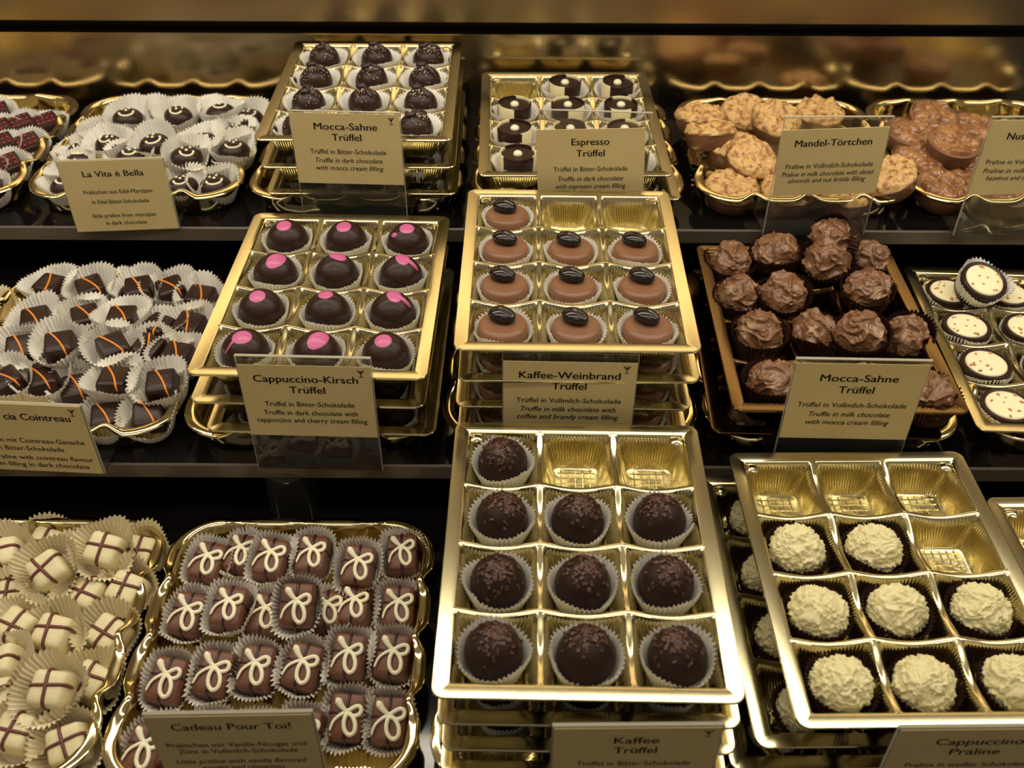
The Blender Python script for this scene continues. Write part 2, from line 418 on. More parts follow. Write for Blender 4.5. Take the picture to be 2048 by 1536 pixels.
# ================================================================ bottom shelf, centre: nib truffles
NIBT = (32.4, 308.4, -354.8, -0.9)
STEM = {'B3': NIBT}
def stack(T, n, labels, kind='gold', offs=None, tp=TP):
    for k in range(n):
        dx, dy, dr = (offs or {}).get(k, (0, 0, 0))
        box_tray(T[0]+dx, T[1]+dy, T[2]-tp*k, T[3]+dr, labels[k], kind)
stack(NIBT, 4, ['gold tray of nib-topped truffles, topmost of the front centre stack', 'gold tray second from the top of the nib truffle stack', 'gold tray third from the top of the nib truffle stack', 'lowest gold tray of the nib truffle stack'],
      offs={1: (1, 1, 0.3), 2: (2, 1, 0.2), 3: (1, 1, 0)})
NIB_SHELL = dome(12.6, 11.6, 1.0, 'matte_dark_chocolate', 1, 0.02)
def nib_mesh(seed):
    rnd = random.Random(seed); b = MB(); ang = rnd.uniform(0, 2*PI)
    for k in range(170):
        th = abs(rnd.gauss(0, 0.48)); ph = rnd.uniform(0, 2*PI)
        if th > 1.35: continue
        d = Vector((math.sin(th)*math.cos(ph)+0.18*math.cos(ang), math.sin(th)*math.sin(ph)+0.18*math.sin(ang), math.cos(th))).normalized()
        q = d.to_track_quat('Z', 'Y').to_matrix().to_4x4() @ Matrix.Rotation(rnd.uniform(0, 6), 4, 'Z') @ Matrix.Rotation(rnd.uniform(-0.5, 0.5), 4, 'X')
        p = Vector((0, 0, 11.6))+d*12.6
        a, c, e = rnd.uniform(0.4, 1.05), rnd.uniform(0.35, 0.75), rnd.uniform(0.3, 0.9)
        b.box(-a, a, -c, c, -0.3, e, Matrix.Translation(p) @ q)
    return b.mesh('cocoa_nibs', 'cocoa_nib', False)
NIBS = [nib_mesh(i) for i in range(5)]
def nib(T, r, c, label, k, scale=1.0, up=1.5):
    truffle('truffle', label, 'truffle', 'nib-topped dark truffles', cell_pos(T, r, c, rng.uniform(-1, 1), rng.uniform(-.6, .6), up), RZ(rng.uniform(0, 360)), CUP_CELL[k % 4], NIB_SHELL, [('cocoa_nibs', NIBS[k % 5])], scale=scale)
k = 0
for r in range(4):
    for c in range(3):
        if r == 0 and c > 0: continue
        lab = 'dark truffle with cocoa nibs, alone in the back row beside empty cells' if r == 0 else f'dark truffle with cocoa nibs, {COLS[c]} cell of the {ROWS[r]} row, top tray'
        nib(NIBT, r, c, lab, k); k += 1
for lv, nm in ((1, 'second'), (2, 'third')):
    for c in range(3):
        T = (NIBT[0]+lv, NIBT[1]+1, NIBT[2]-TP*lv, NIBT[3])
        nib(T, 3, c, f'dark nib truffle in the front {COLS[c]} cell of the {nm} tray down', k, 0.83, 0.0); k += 1

# ================================================================ bottom shelf, right: white rough truffles
WT = (180.9, 310.6, -376.2, 1.0)
WT2 = (WT[0]-13.5, WT[1]+3, WT[2]-TP, 1.2); WT3 = (WT[0]-22, WT[1]+4, WT[2]-2*TP, 1.5)
for T, lab in ((WT, 'gold tray of rough white truffles, topmost of its stack'), (WT2, 'gold tray under the top tray of white truffles'), (WT3, 'lowest gold tray of the white truffle stack')):
    box_tray(*T, lab)
def rough_mesh(seed, R, zc, matname, freq, amp, spike, pw, sub=5, sz=0.95, lump=0.08):
    off = Vector((seed*11.3, seed*5.1, seed*2.7))
    def fn(v):
        wv = Vector((noise.noise(v*1.3+off), noise.noise(v*1.3+off+Vector((9, 0, 0))), noise.noise(v*1.3+off+Vector((0, 9, 0)))))
        q = v*freq+wv*0.75+off
        r1 = max(0.0, 1-abs(noise.noise(q))*1.6)**pw
        r2 = max(0.0, 1-abs(noise.noise(q*2.3+wv*0.6+Vector((3, 1, 7))))*1.7)**pw
        d = R*(0.93+amp*r1+spike*r2*(0.4+0.6*r1)+lump*noise.noise(v*1.1+off))
        p = v*d
        if p.z < -R*0.7: p.z = -R*0.7
        return (p.x, p.y, p.z*sz+zc)
    b = MB(); b.ico(fn, sub); return b.mesh('shell', matname)
WHITE = [rough_mesh(i+1, 12.9, 11.0, 'rough_white_chocolate', 2.8, 0.08, 0.12, 2.2, 6) for i in range(5)]
def white_truffle(T, r, c, label, k, dx=0, dy=0, scale=1.0):
    truffle('truffle', label, 'truffle', 'rough white truffles', cell_pos(T, r, c, dx+rng.uniform(-1, 1), dy+rng.uniform(-1, 1)), RZ(rng.uniform(0, 360)), CUP_BROWN[k % 3], WHITE[k % 5], scale=scale)
k = 0
for r in range(1, 4):
    for c in range(3):
        if r == 1 and c == 2: continue
        white_truffle(WT, r, c, f'rough white truffle in brown cup, {COLS[c]} cell of the {ROWS[r]} row, top tray', k); k += 1
for r in range(4):
    white_truffle(WT2, r, 0, f'rough white truffle half hidden in the second tray down, {ROWS[r]} row', k, 0.5, 0, 0.84); k += 1
for r in range(4):
    white_truffle((WT3[0], WT3[1], WT3[2], WT3[3]), r, 0, f'white truffle mostly hidden in the lowest tray, {ROWS[r]} row', k, 1, 0, 0.84); k += 1
# far right, empty trays
q = P(1972, 992, -397)
E1 = (q.x+63, q.y-82, -397.0, 1.0)
box_tray(*E1, 'empty gold tray at the right edge beside the white truffles')
box_tray(E1[0]+1, E1[1], E1[2]-TP, 1.4, 'lower of two gold trays at the right edge')

# ================================================================ middle shelf, left of centre: pink-dot truffles
PT = (-105.2, 484.3, -333.5, -1.4)
stack(PT, 3, ['gold tray of pink-dotted truffles, topmost of its stack', 'gold tray under the top tray of pink-dotted truffles', 'lowest gold tray of the pink-dotted truffle stack'], offs={1: (-2, 1, -0.3), 2: (2, 1, 0.3)})
PINK_SHELL = dome(12.9, 11.8, 1.0, 'dark_chocolate', 2, 0.012)
def pink(kind):
    b = MB(); R, zc = 12.9, 11.8; D = lambda th, az: (math.sin(math.radians(th))*math.cos(math.radians(az)), math.sin(math.radians(th))*math.sin(math.radians(az)), math.cos(math.radians(th)))
    if kind == 'round': cap_patch(b, R, zc, D(12, 265), 0.36, 0.36)
    elif kind == 'two': cap_patch(b, R, zc, D(12, 280), 0.36, 0.34); cap_patch(b, R, zc, D(45, 215), 0.17, 0.13, 0.6)
    elif kind == 'wide': cap_patch(b, R, zc, D(16, 320), 0.58, 0.38, 0.2)
    elif kind == 'back': cap_patch(b, R, zc, D(12, 60), 0.46, 0.34)
    elif kind == 'run': cap_patch(b, R, zc, D(8, 20), 0.46, 0.33); surf_strip(b, R, zc, [D(18, 0), D(32, -8), D(48, -10), D(58, -12)], [1.6, 1.5, 1.2, 0.6])
    elif kind == 'tail': cap_patch(b, R, zc, D(12, 275), 0.42, 0.37); surf_strip(b, R, zc, [D(20, 240), D(35, 228), D(50, 224), D(62, 222)], [1.0, 0.8, 0.6, 0.5])
    elif kind == 'small': cap_patch(b, R, zc, D(4, 90), 0.33, 0.33)
    return b.mesh('pink_dot', 'pink_icing', True, 0, 60)
PK = {k_: pink(k_) for k_ in ('round', 'two', 'wide', 'back', 'run', 'tail', 'small')}
PKIND = [['round', 'round', 'two'], ['wide', 'back', 'run'], ['round', 'small', 'run'], ['tail', 'wide', 'round']]
PWORD = {'round': 'round pink dot', 'two': 'one large and one small pink dot', 'wide': 'wide slanted pink dot', 'back': 'pink dot set to the back', 'run': 'smeared pink dot', 'tail': 'pink dot trailing a thin streak', 'small': 'small pink dot on top'}
k = 0
for r in range(4):
    for c in range(3):
        kd = PKIND[r][c]
        truffle('truffle', f'dark truffle with {PWORD[kd]}, {COLS[c]} of the {ROWS[r]} row', 'truffle', 'pink-dotted dark truffles', cell_pos(PT, r, c, rng.uniform(-.8, .8), rng.uniform(-.6, .6), 1.5), RZ(rng.uniform(-8, 8)), CUP_CELL[k % 4], PINK_SHELL, [('pink_dot', PK[kd])]); k += 1
for lv, nm, dx, dy in ((1, 'second', -2, 1), (2, 'lowest', 2, 1)):
    for c in range(3):
        T = (PT[0]+dx, PT[1]+dy, PT[2]-TP*lv, PT[3])
        truffle('truffle', f'shaded dark truffle in the front {COLS[c]} cell of the {nm} pink-dot tray', 'truffle', 'pink-dotted dark truffles', cell_pos(T, 3, c), RZ(rng.uniform(-8, 8)), CUP_CELL[k % 4], PINK_SHELL, [('pink_dot', PK['small'])], scale=0.83); k += 1

# ================================================================ middle shelf, centre: milk discs with a coffee bean
BT = (34.0, 482.8, -314.2, -0.6)
stack(BT, 4, ['gold tray of coffee-bean pralines, topmost of its stack', 'gold tray second from the top of the coffee-bean stack', 'gold tray third from the top of the coffee-bean stack', 'lowest gold tray of the coffee-bean stack'],
      offs={1: (1, 0, 0.4), 2: (0, 2, -0.3), 3: (0, 2, 0)})
b = MB(); b.lathe([(0, 1), (12.6, 1), (13.2, 2), (13.3, 8), (13.2, 13.5), (12.7, 15.2), (11.5, 16.2), (9, 16.5), (0, 16.7)], 56); MILK_DISC = b.mesh('shell', 'milk_chocolate', True, 0.001, 80)
def bean_mesh():
    b = MB()
    def fn(v):
        p = Vector((v.x*7.8, v.y*5.6, v.z*4.3)); 
        if v.z > 0: p.z -= 0.8*math.exp(-(v.y/0.13+0.7*math.sin(v.x*3))**2*0.8)*(1-v.x*v.x)
        return p
    b.ico(fn, 5); return b.mesh('coffee_bean', 'coffee_bean')
BEAN = bean_mesh()
def bean_praline(T, r, c, label, k):
    t = truffle('praline', label, 'praline', 'milk pralines with a coffee bean', cell_pos(T, r, c, rng.uniform(-.6, .6), rng.uniform(-.6, .6)), RZ(0), CUP_CELL[k % 4], MILK_DISC)
    o = part('coffee_bean', BEAN, t); o.location = Vector((rng.uniform(-1.8, -0.4), rng.uniform(2.0, 4.0), 20.2))*S; o.rotation_euler = (math.radians(rng.uniform(-6, 8)), 0, math.radians(rng.uniform(-42, -22)))
k = 0
for r in range(4):
    for c in range(3):
        if r == 0 and c > 0: continue
        lab = 'milk praline with coffee bean, alone in the back row beside empty cells' if r == 0 else f'milk praline with coffee bean, {COLS[c]} cell of the {ROWS[r]} row'
        bean_praline(BT, r, c, lab, k); k += 1
for lv, nm in ((1, 'second'), (2, 'third'), (3, 'fourth')):
    for c in range(3):
        T = (BT[0]+(1, 0, 0)[lv-1], BT[1]+(0, 2, 2)[lv-1], BT[2]-TP*lv, BT[3])
        t = truffle('praline', f'shaded milk praline in the front {COLS[c]} cell of the {nm} coffee-bean tray down', 'praline', 'milk pralines with a coffee bean', cell_pos(T, 3, c), RZ(0), CUP_CELL[k % 4], MILK_DISC); k += 1

# ================================================================ middle shelf, right: rough milk truffles
MT = (182.1, 482.9, -354.8, -0.8)
stack(MT, 2, ['amber gold tray heaped with rough milk truffles', 'lower amber gold tray under the rough milk truffles'], 'amber', {1: (-6, 3, -1.5)})
MILKR = [rough_mesh(i+21, 13.3, 11.0, 'smeared_milk_chocolate', 1.45, 0.17, 0.09, 3.2, 6, 1.0, 0.14) for i in range(6)]
MZ = MT[2]
ml = [ # pixel, height of centre over rim, lean, towards, where
 (1461, 528, -4, 0, 0, 'in the back left cell'), (1553, 508, 3, 6, 250, 'raised in the middle of the back row'), (1664, 480, 14, 62, 200, 'lying on its side on top'),
 (1654, 524, 8, 24, 245, 'leaning forward in front of the tipped one'), (1735, 524, -5, 10, 0, 'in the back right corner'),
 (1479, 597, -4, 0, 0, 'in the left cell of the second row'), (1567, 592, 2, 8, 255, 'in the middle of the second row'), (1735, 582, 2, 8, 270, 'raised at the right of the second row'),
 (1517, 670, -4, 0, 0, 'in the left cell of the third row'), (1628, 668, -4, 0, 0, 'in the middle cell of the third row'), (1722, 670, 4, 14, 200, 'largest one, above the card'),
 (1812, 676, -5, 25, 200, 'at the right end of the third row'), (1545, 768, -4, 0, 0, 'in the front left cell beside the card'), (1857, 793, -5, 0, 0, 'in the front right corner behind the card')]
for k, (px, py, dz, tl, td, wh) in enumerate(ml):
    R = tilt(rng.uniform(0, 360), tl, td)
    c = P(px, py, MZ+dz); loc = c-R @ Vector((0, 0, 12.0))
    truffle('truffle', f'rough milk chocolate truffle in brown cup, {wh}', 'truffle', 'rough milk truffles', loc, R, CUP_BROWN_BIG[k % 3], MILKR[k % 6])
for c in (0, 2):
    truffle('truffle', f'shaded milk truffle in the lower amber tray, front {COLS[c]} cell', 'truffle', 'rough milk truffles', cell_pos((MT[0]-6, MT[1]+3, MT[2]-TP, -2), 3, c), RZ(90*c), CUP_BROWN[c % 3], MILKR[c], scale=0.84)

# ================================================================ middle shelf, far right: cream-topped pralines
CT = (323.2, 488.7, -375.2, -2.2)
box_tray(*CT, 'gold tray of cream-topped pralines at the right edge')
b = MB(); b.lathe([(0, 1), (13.2, 1), (13.8, 2), (14.6, 9), (14.9, 14.5), (14.5, 15.4), (13.6, 15.5), (12.3, 14.6), (0, 14.4)], 56); CREAM_SHELL = b.mesh('shell', 'dark_chocolate', True, 0.001, 60)
b = MB(); b.lathe([(12.2, 14.2), (11.9, 15.2), (11.2, 15.7), (8, 15.9), (0, 16.0)], 48); CREAM_TOP = b.mesh('cream_top', 'cream_filling', True, 0, 70)
def nutbits(seed):
    rnd = random.Random(seed); b = MB()
    for i in range(11):
        a, q = rnd.uniform(0, 2*PI), 10.5*math.sqrt(rnd.uniform(0.02, 1.1)); s_ = rnd.uniform(0.6, 1.5)
        b.ball((q*math.cos(a), q*math.sin(a), 15.9), s_, 6, 4, 0.7, Matrix.Rotation(rnd.uniform(0, 6), 4, 'Z') @ Matrix.Diagonal((1.0, rnd.uniform(0.55, 0.9), 1, 1)))
    return b.mesh('nut_bits', 'nut_bit', False)
NB = [nutbits(i) for i in range(5)]
def cream(loc, R, label, k, cup=None):
    truffle('praline', label, 'praline', 'cream-topped dark pralines', loc, R, cup or CUP_CELL[k % 4], CREAM_SHELL, [('cream_top', CREAM_TOP), ('nut_bits', NB[k % 5])], lift=2.0)
k = 0
for r in range(4):
    for c in range(2 if r < 3 else 1):
        cream(cell_pos(CT, r, c, 0, 0), RZ(rng.uniform(0, 360)), f'cream-topped dark praline with nut bits, {"left" if c == 0 else "second"} cell of the {ROWS[r]} row', k); k += 1
R = tilt(30, 20, 290); c = P(1968, 562, CT[2]+13); cream(c-R @ Vector((0, 0, 16)), R, 'cream-topped praline in a loose cup, lying on top of the others', 2, CUP_LOOSE[1])

# ================================================================ top shelf: drizzled truffles
DT = (-102.0, 669.8, -292.0, 0.2)
stack(DT, 3, ['gold tray of dusted mocha truffles, topmost of its stack', 'gold tray under the top tray of dusted mocha truffles', 'lowest gold tray of the dusted mocha stack'], offs={1: (1, 0, 0.2), 2: (2, 0, 0)}, tp=19.2)
DRIZ_SHELL = dome(11.6, 5.2, 1.0, 'dark_chocolate', 3, 0.03, 1.0)
def drizzle(seed):
    rnd = random.Random(seed); b = MB(); R, zc = 11.6, 5.2; az = rnd.uniform(-0.5, 0.5)+(-0.9)
    pts = []
    for i in range(15):
        t = i/14
        if t < 0.55:
            a = 2*PI*(t/0.55)*0.85+1.6; th = 0.36
            x, y = -0.16+0.30*math.cos(a), 0.22+0.25*math.sin(a)
        else:
            s_ = (t-0.55)/0.45; x, y = 0.05+0.75*s_, 0.0-0.55*s_
        c, s2 = math.cos(az+0.9), math.sin(az+0.9)
        d = Vector((x*c-y*s2, x*s2+y*c, 1)).normalized()
        p = d*(R+0.3); pts.append((p.x, p.y, (p.z+zc)+(1.0 if t < 0.5 else 0)))
    b.tube(pts, 1.5, 8); return b.mesh('chocolate_swirl', 'dark_icing')
def dust(seed):
    rnd = random.Random(seed); b = MB(); R, zc = 11.6, 5.2
    for i in range(150):
        th, ph = abs(rnd.gauss(0, 0.55)), rnd.uniform(0, 2*PI)
        if th > 1.3: continue
        d = Vector((math.sin(th)*math.cos(ph), math.sin(th)*math.sin(ph), math.cos(th))); p = d*(R+0.05)
        b.ball((p.x, p.y, (p.z+zc)), rnd.uniform(0.18, 0.36), 5, 3)
    return b.mesh('sugar_dusting', 'sugar_dust', False)
DZ = [drizzle(i) for i in range(4)]; DU = [dust(i) for i in range(3)]
k = 0
for r in range(4):
    for c in range(3):
        truffle('truffle', f'sugar-dusted dark truffle with chocolate swirl, {COLS[c]} of the {ROWS[r]} row', 'truffle', 'dusted mocha truffles', cell_pos(DT, r, c, rng.uniform(-1, 1), rng.uniform(-.5, .5), 6.0), RZ(rng.choice((-25, 0, 20, 90))), CUP_WIDE[k % 4], DRIZ_SHELL, [('chocolate_swirl', DZ[k % 4]), ('sugar_dusting', DU[k % 3])], lift=3.0); k += 1
for lv, nm in ((1, 'second'), (2, 'lowest')):
    for c in range(3):
        truffle('truffle', f'shaded mocha truffle in the front {COLS[c]} cell of the {nm} dusted tray', 'truffle', 'dusted mocha truffles', cell_pos((DT[0]+lv, DT[1], DT[2]-19.2*lv, DT[3]), 3, c), RZ(20*c), CUP_WIDE[k % 4], DRIZ_SHELL, [('sugar_dusting', DU[k % 3])], lift=2.0, scale=0.92); k += 1

# ================================================================ top shelf, centre: espresso cups
ET = (39.5, 663.6, -313.0, 0.7)
stack(ET, 2, ['gold tray of two-tone espresso pralines, upper of two', 'lower gold tray under the two-tone espresso pralines'], offs={1: (6, 1, 1.0)}, tp=18.6)
def two_tone(seed):
    """Shell of a small chocolate cup, dark with white quarters: material index by angle."""
    b = MB(); n = 72; prof = [(0, 1), (11.0, 1), (11.6, 2), (12.0, 8), (12.2, 14.0), (11.9, 14.4), (11.3, 14.2), (11.1, 12.6), (0, 12.4)]
    rnd = random.Random(seed); b.lathe(prof, n)
    ph = rnd.uniform(0, 1)
    me = b.mesh('shell', ['dark_chocolate', 'white_chocolate'], True, 0.001, 50)
    for p in me.polygons:
        c = p.center/S; a = math.atan2(c.y, c.x)/(2*PI)+ph+0.012*math.sin(c.z*1.1)
        if math.hypot(c.x, c.y) > 11.05 and (a*4 % 2) < 0.8: p.material_index = 1
    return me
TT = [two_tone(i) for i in range(4)]
b = MB(); b.ball((0, 0, 13.0), 3.1, 16, 10, 0.75); WDOT = b.mesh('white_dot', 'icing_white')
k = 0
for r in range(4):
    for c in range(3):
        if r == 0 and c == 0: continue
        truffle('praline', f'two-tone espresso praline with white dot, {COLS[c]} cell of the {ROWS[r]} row', 'praline', 'two-tone espresso pralines', cell_pos(ET, r, c, rng.uniform(-1, 1), rng.uniform(-.5, .5), 6.0), RZ(rng.uniform(0, 360)), CUP_WIDE[k % 4], TT[k % 4], [('white_dot', WDOT)], lift=2.5); k += 1
for c in (1, 2):
    truffle('praline', f'shaded espresso praline in the lower tray, front {COLS[c]} cell', 'praline', 'two-tone espresso pralines', cell_pos((ET[0]+6, ET[1]+1, ET[2]-18.6, 1.5), 3, c), RZ(40*c), CUP_WIDE[c], TT[c], [('white_dot', WDOT)]); k += 1

# ================================================================ scalloped serving trays
TZ, MZS, BZS = Z_TOP, Z_MID, Z_BOT
oval(-107, 670, TZ, 0, 'gold scalloped tray under the stack of dusted mocha truffles')
oval(44, 670, TZ, 0, 'gold scalloped tray under the stack of espresso pralines')
oval(-257, 670, TZ, 0, 'gold scalloped tray of smiling face pralines')
oval(-407, 670, TZ, 0, 'gold scalloped tray of berry-dotted pralines at the left edge')
oval(197, 670, TZ, 0, 'gold scalloped tray of almond tartlets')
oval(343, 670, TZ, 0, 'gold scalloped tray of nut tartlets at the right edge')
oval(-114, 486, MZS, 0, 'gold scalloped tray under the stack of pink-dotted truffles')
oval(33, 486, MZS, 0, 'gold scalloped tray under the stack of coffee-bean pralines')
oval(182, 486, MZS, 0, 'gold scalloped tray under the rough milk truffles')
oval(336, 486, MZS, 0, 'gold scalloped tray under the cream-topped pralines')
oval(-262, 487, MZS, 0, 'gold scalloped tray of orange-striped pralines')
oval(-412, 488, MZS, 0, 'gold scalloped tray at the left edge beside the orange-striped pralines')
oval(-114, 304, BZS, 0, 'gold scalloped tray of bow-tied milk pralines')
oval(-262, 304, BZS, 0, 'gold scalloped tray of white cubes with brown crosses')
oval(36, 304, BZS, 0, 'gold scalloped tray under the nib truffle stack')
oval(186, 308, BZS, 0, 'gold scalloped tray under the white truffle stack')

# ---------------------------------------------------------------- loose pralines
def heap(items, shelf, hb, lift, tray=None, m=52.0, n=62.0, lean=1.0):
    """Feet and poses for a heap of pralines whose bodies the photo shows at given pixels: each stands on the tray's floor
    (1.8 over the shelf) or lv layers up; the heap is drawn together where it would stick out through the tray's walls."""
    out = []
    for px, py, lv, yw, tl, td, wh in items:
        R = tilt(yw, tl*lean, td); c = P(px, py, shelf+1.8+hb+lift+LV*lv); out.append([c-R @ Vector((0, 0, hb+lift)), R, lv])
    if tray:
        for ax, lim in ((0, m), (1, n)):
            for sg in (-1, 1):
                room = lambda o: lim+(14 if o[2] >= 0.8 else 4*o[2])
                k = max([sg*(o[0][ax]-tray[ax])-room(o) for o in out])
                if k > 0:                                   # close up the outer 50 mm
                    for o in out:
                        d = sg*(o[0][ax]-tray[ax])-(lim-50)
                        if d > 0: o[0][ax] -= sg*k*min(1.0, d/50)
                    print('heap', tray, 'xy'[ax], sg, round(k, 1))
    return out
def loose(name, label, cat, group, pose, cup, meshes, lift=0.0, size=1.0):
    loc, R, lv = pose
    t = thing(name, label, cat, loc, R, group)
    if cup: part('paper_cup', cup, t)
    for nm, me in meshes: o = part(nm, me, t); o.location = (0, 0, lift*S); o.scale = (size,)*3
    return t
LV = 11.0      # rise of one layer in a heap
# orange-striped squares
b = MB(); b.rbox(10.4, 10.4, 13.0, 2.2, 5, 1.5, None, 0.10); ORANGE_BODY = b.mesh('shell', 'dark_chocolate')
def stripe(seed):
    rnd = random.Random(seed); b = MB(); x0, x1 = rnd.uniform(-6, -3), rnd.uniform(1.5, 5)
    pts = [(x0-0.4, 9.6, 12.4), (x0, 8.6, 14.4)]
    for i in range(1, 8):
        t = i/8; pts.append((x0+(x1-x0)*(t+0.10*math.sin(PI*t)), 8.6-17.2*t, 14.55))
    pts += [(x1, -8.9, 14.3), (x1+0.3, -9.9, 12.6), (x1+0.5, -10.3, 9.5)]
    b.tube(pts, [0.4]+[0.7]*(len(pts)-2)+[0.4], 8, Vector((1, 0, 0))); return b.mesh('orange_stripe', 'orange_icing')
ST = [stripe(i) for i in range(4)]
ol = [ # px, py, layer, yaw, lean, towards
 (98, 567, 0.9, -18, 8, 250, 'leftmost of the back row'), (125, 602, 0.1, 20, 25, 20, 'half hidden behind the second row, near the left'), (179, 571, 1.0, 30, 14, 270, 'second in the back row'),
 (237, 580, 0.2, 60, 30, 200, 'mostly hidden in the middle of the back row'), (281, 573, 1.0, 12, 18, 260, 'third in the back row'), (355, 573, 1.0, 28, 14, 260, 'fourth in the back row, beside the right corner'),
 (418, 590, 1.0, -10, 10, 280, 'at the right end of the back row'), (68, 634, 0.9, 15, 14, 250, 'in a wide flared cup, left in the second row'), (170, 630, 0.9, 24, 14, 290, 'second in the second row'),
 (250, 629, 1.3, 6, 4, 90, 'sunk deep in its cup, centre of the heap'), (332, 648, 0.9, -28, 4, 270, 'in a pointed cup right of the heap centre'), (396, 646, 1.0, -16, 14, 270, 'at the right end of the second row'),
 (39, 694, 0.9, 10, 28, 270, 'leaning far forward at the left edge'), (117, 686, 1.3, 14, 20, 275, 'in an upright cup, second from left in the third row'), (178, 702, 0.1, 30, 25, 320, 'mostly hidden between two cups of the third row'),
 (233, 690, 1.3, 35, 22, 300, 'in a right-tipped cup of the third row'), (312, 692, 0.9, -20, 18, 280, 'half covered, fourth in the third row'), (372, 708, 0.9, -14, 12, 270, 'at the right end of the third row'),
 (6, 764, 0.5, 40, 20, 240, 'cut off by the left edge above the card'), (82, 760, 0.4, 20, 10, 255, 'just above the card, left of two'), (151, 778, 0.1, 14, 24, 275, 'steeply leaning behind the card corner'),
 (236, 762, 0.9, 0, 4, 270, 'low in its cup, centre of the fourth row'), (338, 770, 0.9, 8, 20, 260, 'at the right end of the fourth row'), (219, 840, 0.0, 12, 16, 265, 'in the front row beside the card'),
 (312, 838, 0.1, 14, 26, 280, 'in the front right corner of the tray')]
H_ = heap(ol, MZS, 11.0, 3.0, (-262, 487), 55, 60, 0.65)
for k, (px, py, lv, yw, tl, td, wh) in enumerate(ol):
    loose('praline', f'orange-striped dark square praline, {wh}', 'praline', 'orange-striped dark pralines', H_[k], CUP_LOOSE[k % 7], [('chocolate_shell', ORANGE_BODY), ('orange_stripe', ST[k % 4])], 3.6, 0.87)
# smiling faces
b = MB()
b.ico(lambda v: (v.x*11.0, v.y*9.2, (v.z*7.0 if v.z > 0 else v.z*4.5)+6.5), 4); SMILE_BODY = b.mesh('shell', 'dark_chocolate')
def on_bon(x, y, l=0.1):
    q = 1-(x/11.0)**2-(y/9.2)**2
    return (x, y, 6.5+7.0*math.sqrt(max(0.02, q))+l)
def smile(seed):
    rnd = random.Random(seed); b = MB(); w_ = rnd.uniform(4.2, 5.2)
    for x, y, r in ((-2.6, 3.6, 1.0), (2.6, 3.6, 1.0), (0.2, 0.9, 1.1)): b.ball(on_bon(x+rnd.uniform(-.4, .4), y+rnd.uniform(-.4, .4)), r, 10, 6, 0.8)
    b.tube([on_bon(w_*math.cos(PI+PI*i/10), -0.6+3.8*math.sin(PI+PI*i/10), 0.2) for i in range(11)], [1.0]+[0.75]*9+[0.95], 8)
    return b.mesh('smiling_face', 'icing_white')
SM = [smile(i) for i in range(4)]
sl = [(252, 230, 1.0, 20, 18, 290, 'second from the left at the back, raised'), (202, 262, 0.1, 10, 14, 300, 'half buried at the back left'), (319, 224, 0.2, 15, 14, 270, 'low in the middle of the back row'),
 (355, 226, 0.9, -20, 18, 270, 'raised in the middle of the back row'), (291, 259, 0.1, 25, 20, 300, 'mostly hidden between two raised cups'), (212, 285, 0.8, -35, 14, 240, 'left of the centre, frowning to one side'),
 (306, 285, 0.9, 35, 24, 280, 'facing out from the centre of the heap'), (159, 298, 0.1, 0, 10, 300, 'peeping out at the left rim'), (408, 222, 0.1, 10, 10, 270, 'low at the back, right of the middle'),
 (445, 218, 1.2, 25, 2, 90, 'in a tall cup tipped backwards'), (503, 232, 0.8, 30, 16, 290, 'in the back right corner'), (404, 258, 0.0, 10, 6, 270, 'dark and hidden under the tall cup'),
 (480, 261, 0.8, 15, 6, 280, 'at the right rim, second from the back'), (408, 278, 0.9, 8, 4, 270, 'right of the centre with a broad smile'), (471, 300, 0.8, 12, 14, 290, 'at the right rim, third from the back'),
 (370, 321, 0.9, 18, 26, 310, 'in a sideways cup above the card'), (441, 338, 0.1, -5, 8, 270, 'third from the front at the right'), (355, 388, 0.0, 15, 14, 270, 'beside the right edge of the card'),
 (426, 387, 0.0, 20, 20, 280, 'in the front right corner of the tray'), (254, 320, 0.6, 0, 6, 270, 'peeping over the top of the card'), (112, 388, 0.1, 5, 8, 270, 'in the front left corner beside the card'),
 (128, 350, 0.3, 0, 14, 230, 'tipped behind the card\'s left edge'), (150, 318, 0.2, 0, 6, 90, 'in a pale cup above the card corner')]
H_ = heap(sl, TZ, 10.0, 3.5, (-257, 670), 53, 59, 0.75)
for k, (px, py, lv, yw, tl, td, wh) in enumerate(sl):
    loose('praline', f'dark oval praline with a smiling face, {wh}', 'praline', 'smiling face pralines', H_[k], CUP_LOOSE[(k*3) % 7], [('chocolate_shell', SMILE_BODY), ('smiling_face', SM[k % 4])], 3.5)
# berry-dotted squares
b = MB(); b.rbox(9.8, 9.8, 11.0, 2.0, 4, 1.5, None, 0.05); BERRY_BODY = b.mesh('shell', 'dark_chocolate')
b = MB()
for i in range(4):
    for j in range(3): b.ball((-5.6+3.7*i+0.5*(j % 2), -5.0+5.0*j, 12.7), 1.05, 10, 6, 0.9)
BERRY = b.mesh('berry_beads', 'berry_sugar')
bl = [(76, 250, 0.3, 35, 12, 270, 'second from the right in the back row'), (128, 246, 0.2, 35, 10, 270, 'at the back right corner'), (19, 260, 0.3, 35, 12, 270, 'left in the second row'), (37, 289, 0.4, 35, 12, 270, 'left of two in the third row'),
 (92, 289, 0.3, 35, 14, 270, 'at the right rim in the third row'), (4, 338, 0.3, 35, 14, 270, 'cut by the left edge'), (54, 331, 0.3, 35, 14, 270, 'at the right rim in the fourth row'), (16, 375, 0.2, 35, 16, 270, 'nearest the front of the tray'), (-2, 224, 0.2, 30, 8, 270, 'in the far left back corner')]
H_ = heap(bl, TZ, 9.0, 2.0, (-407, 670), 55, 61)
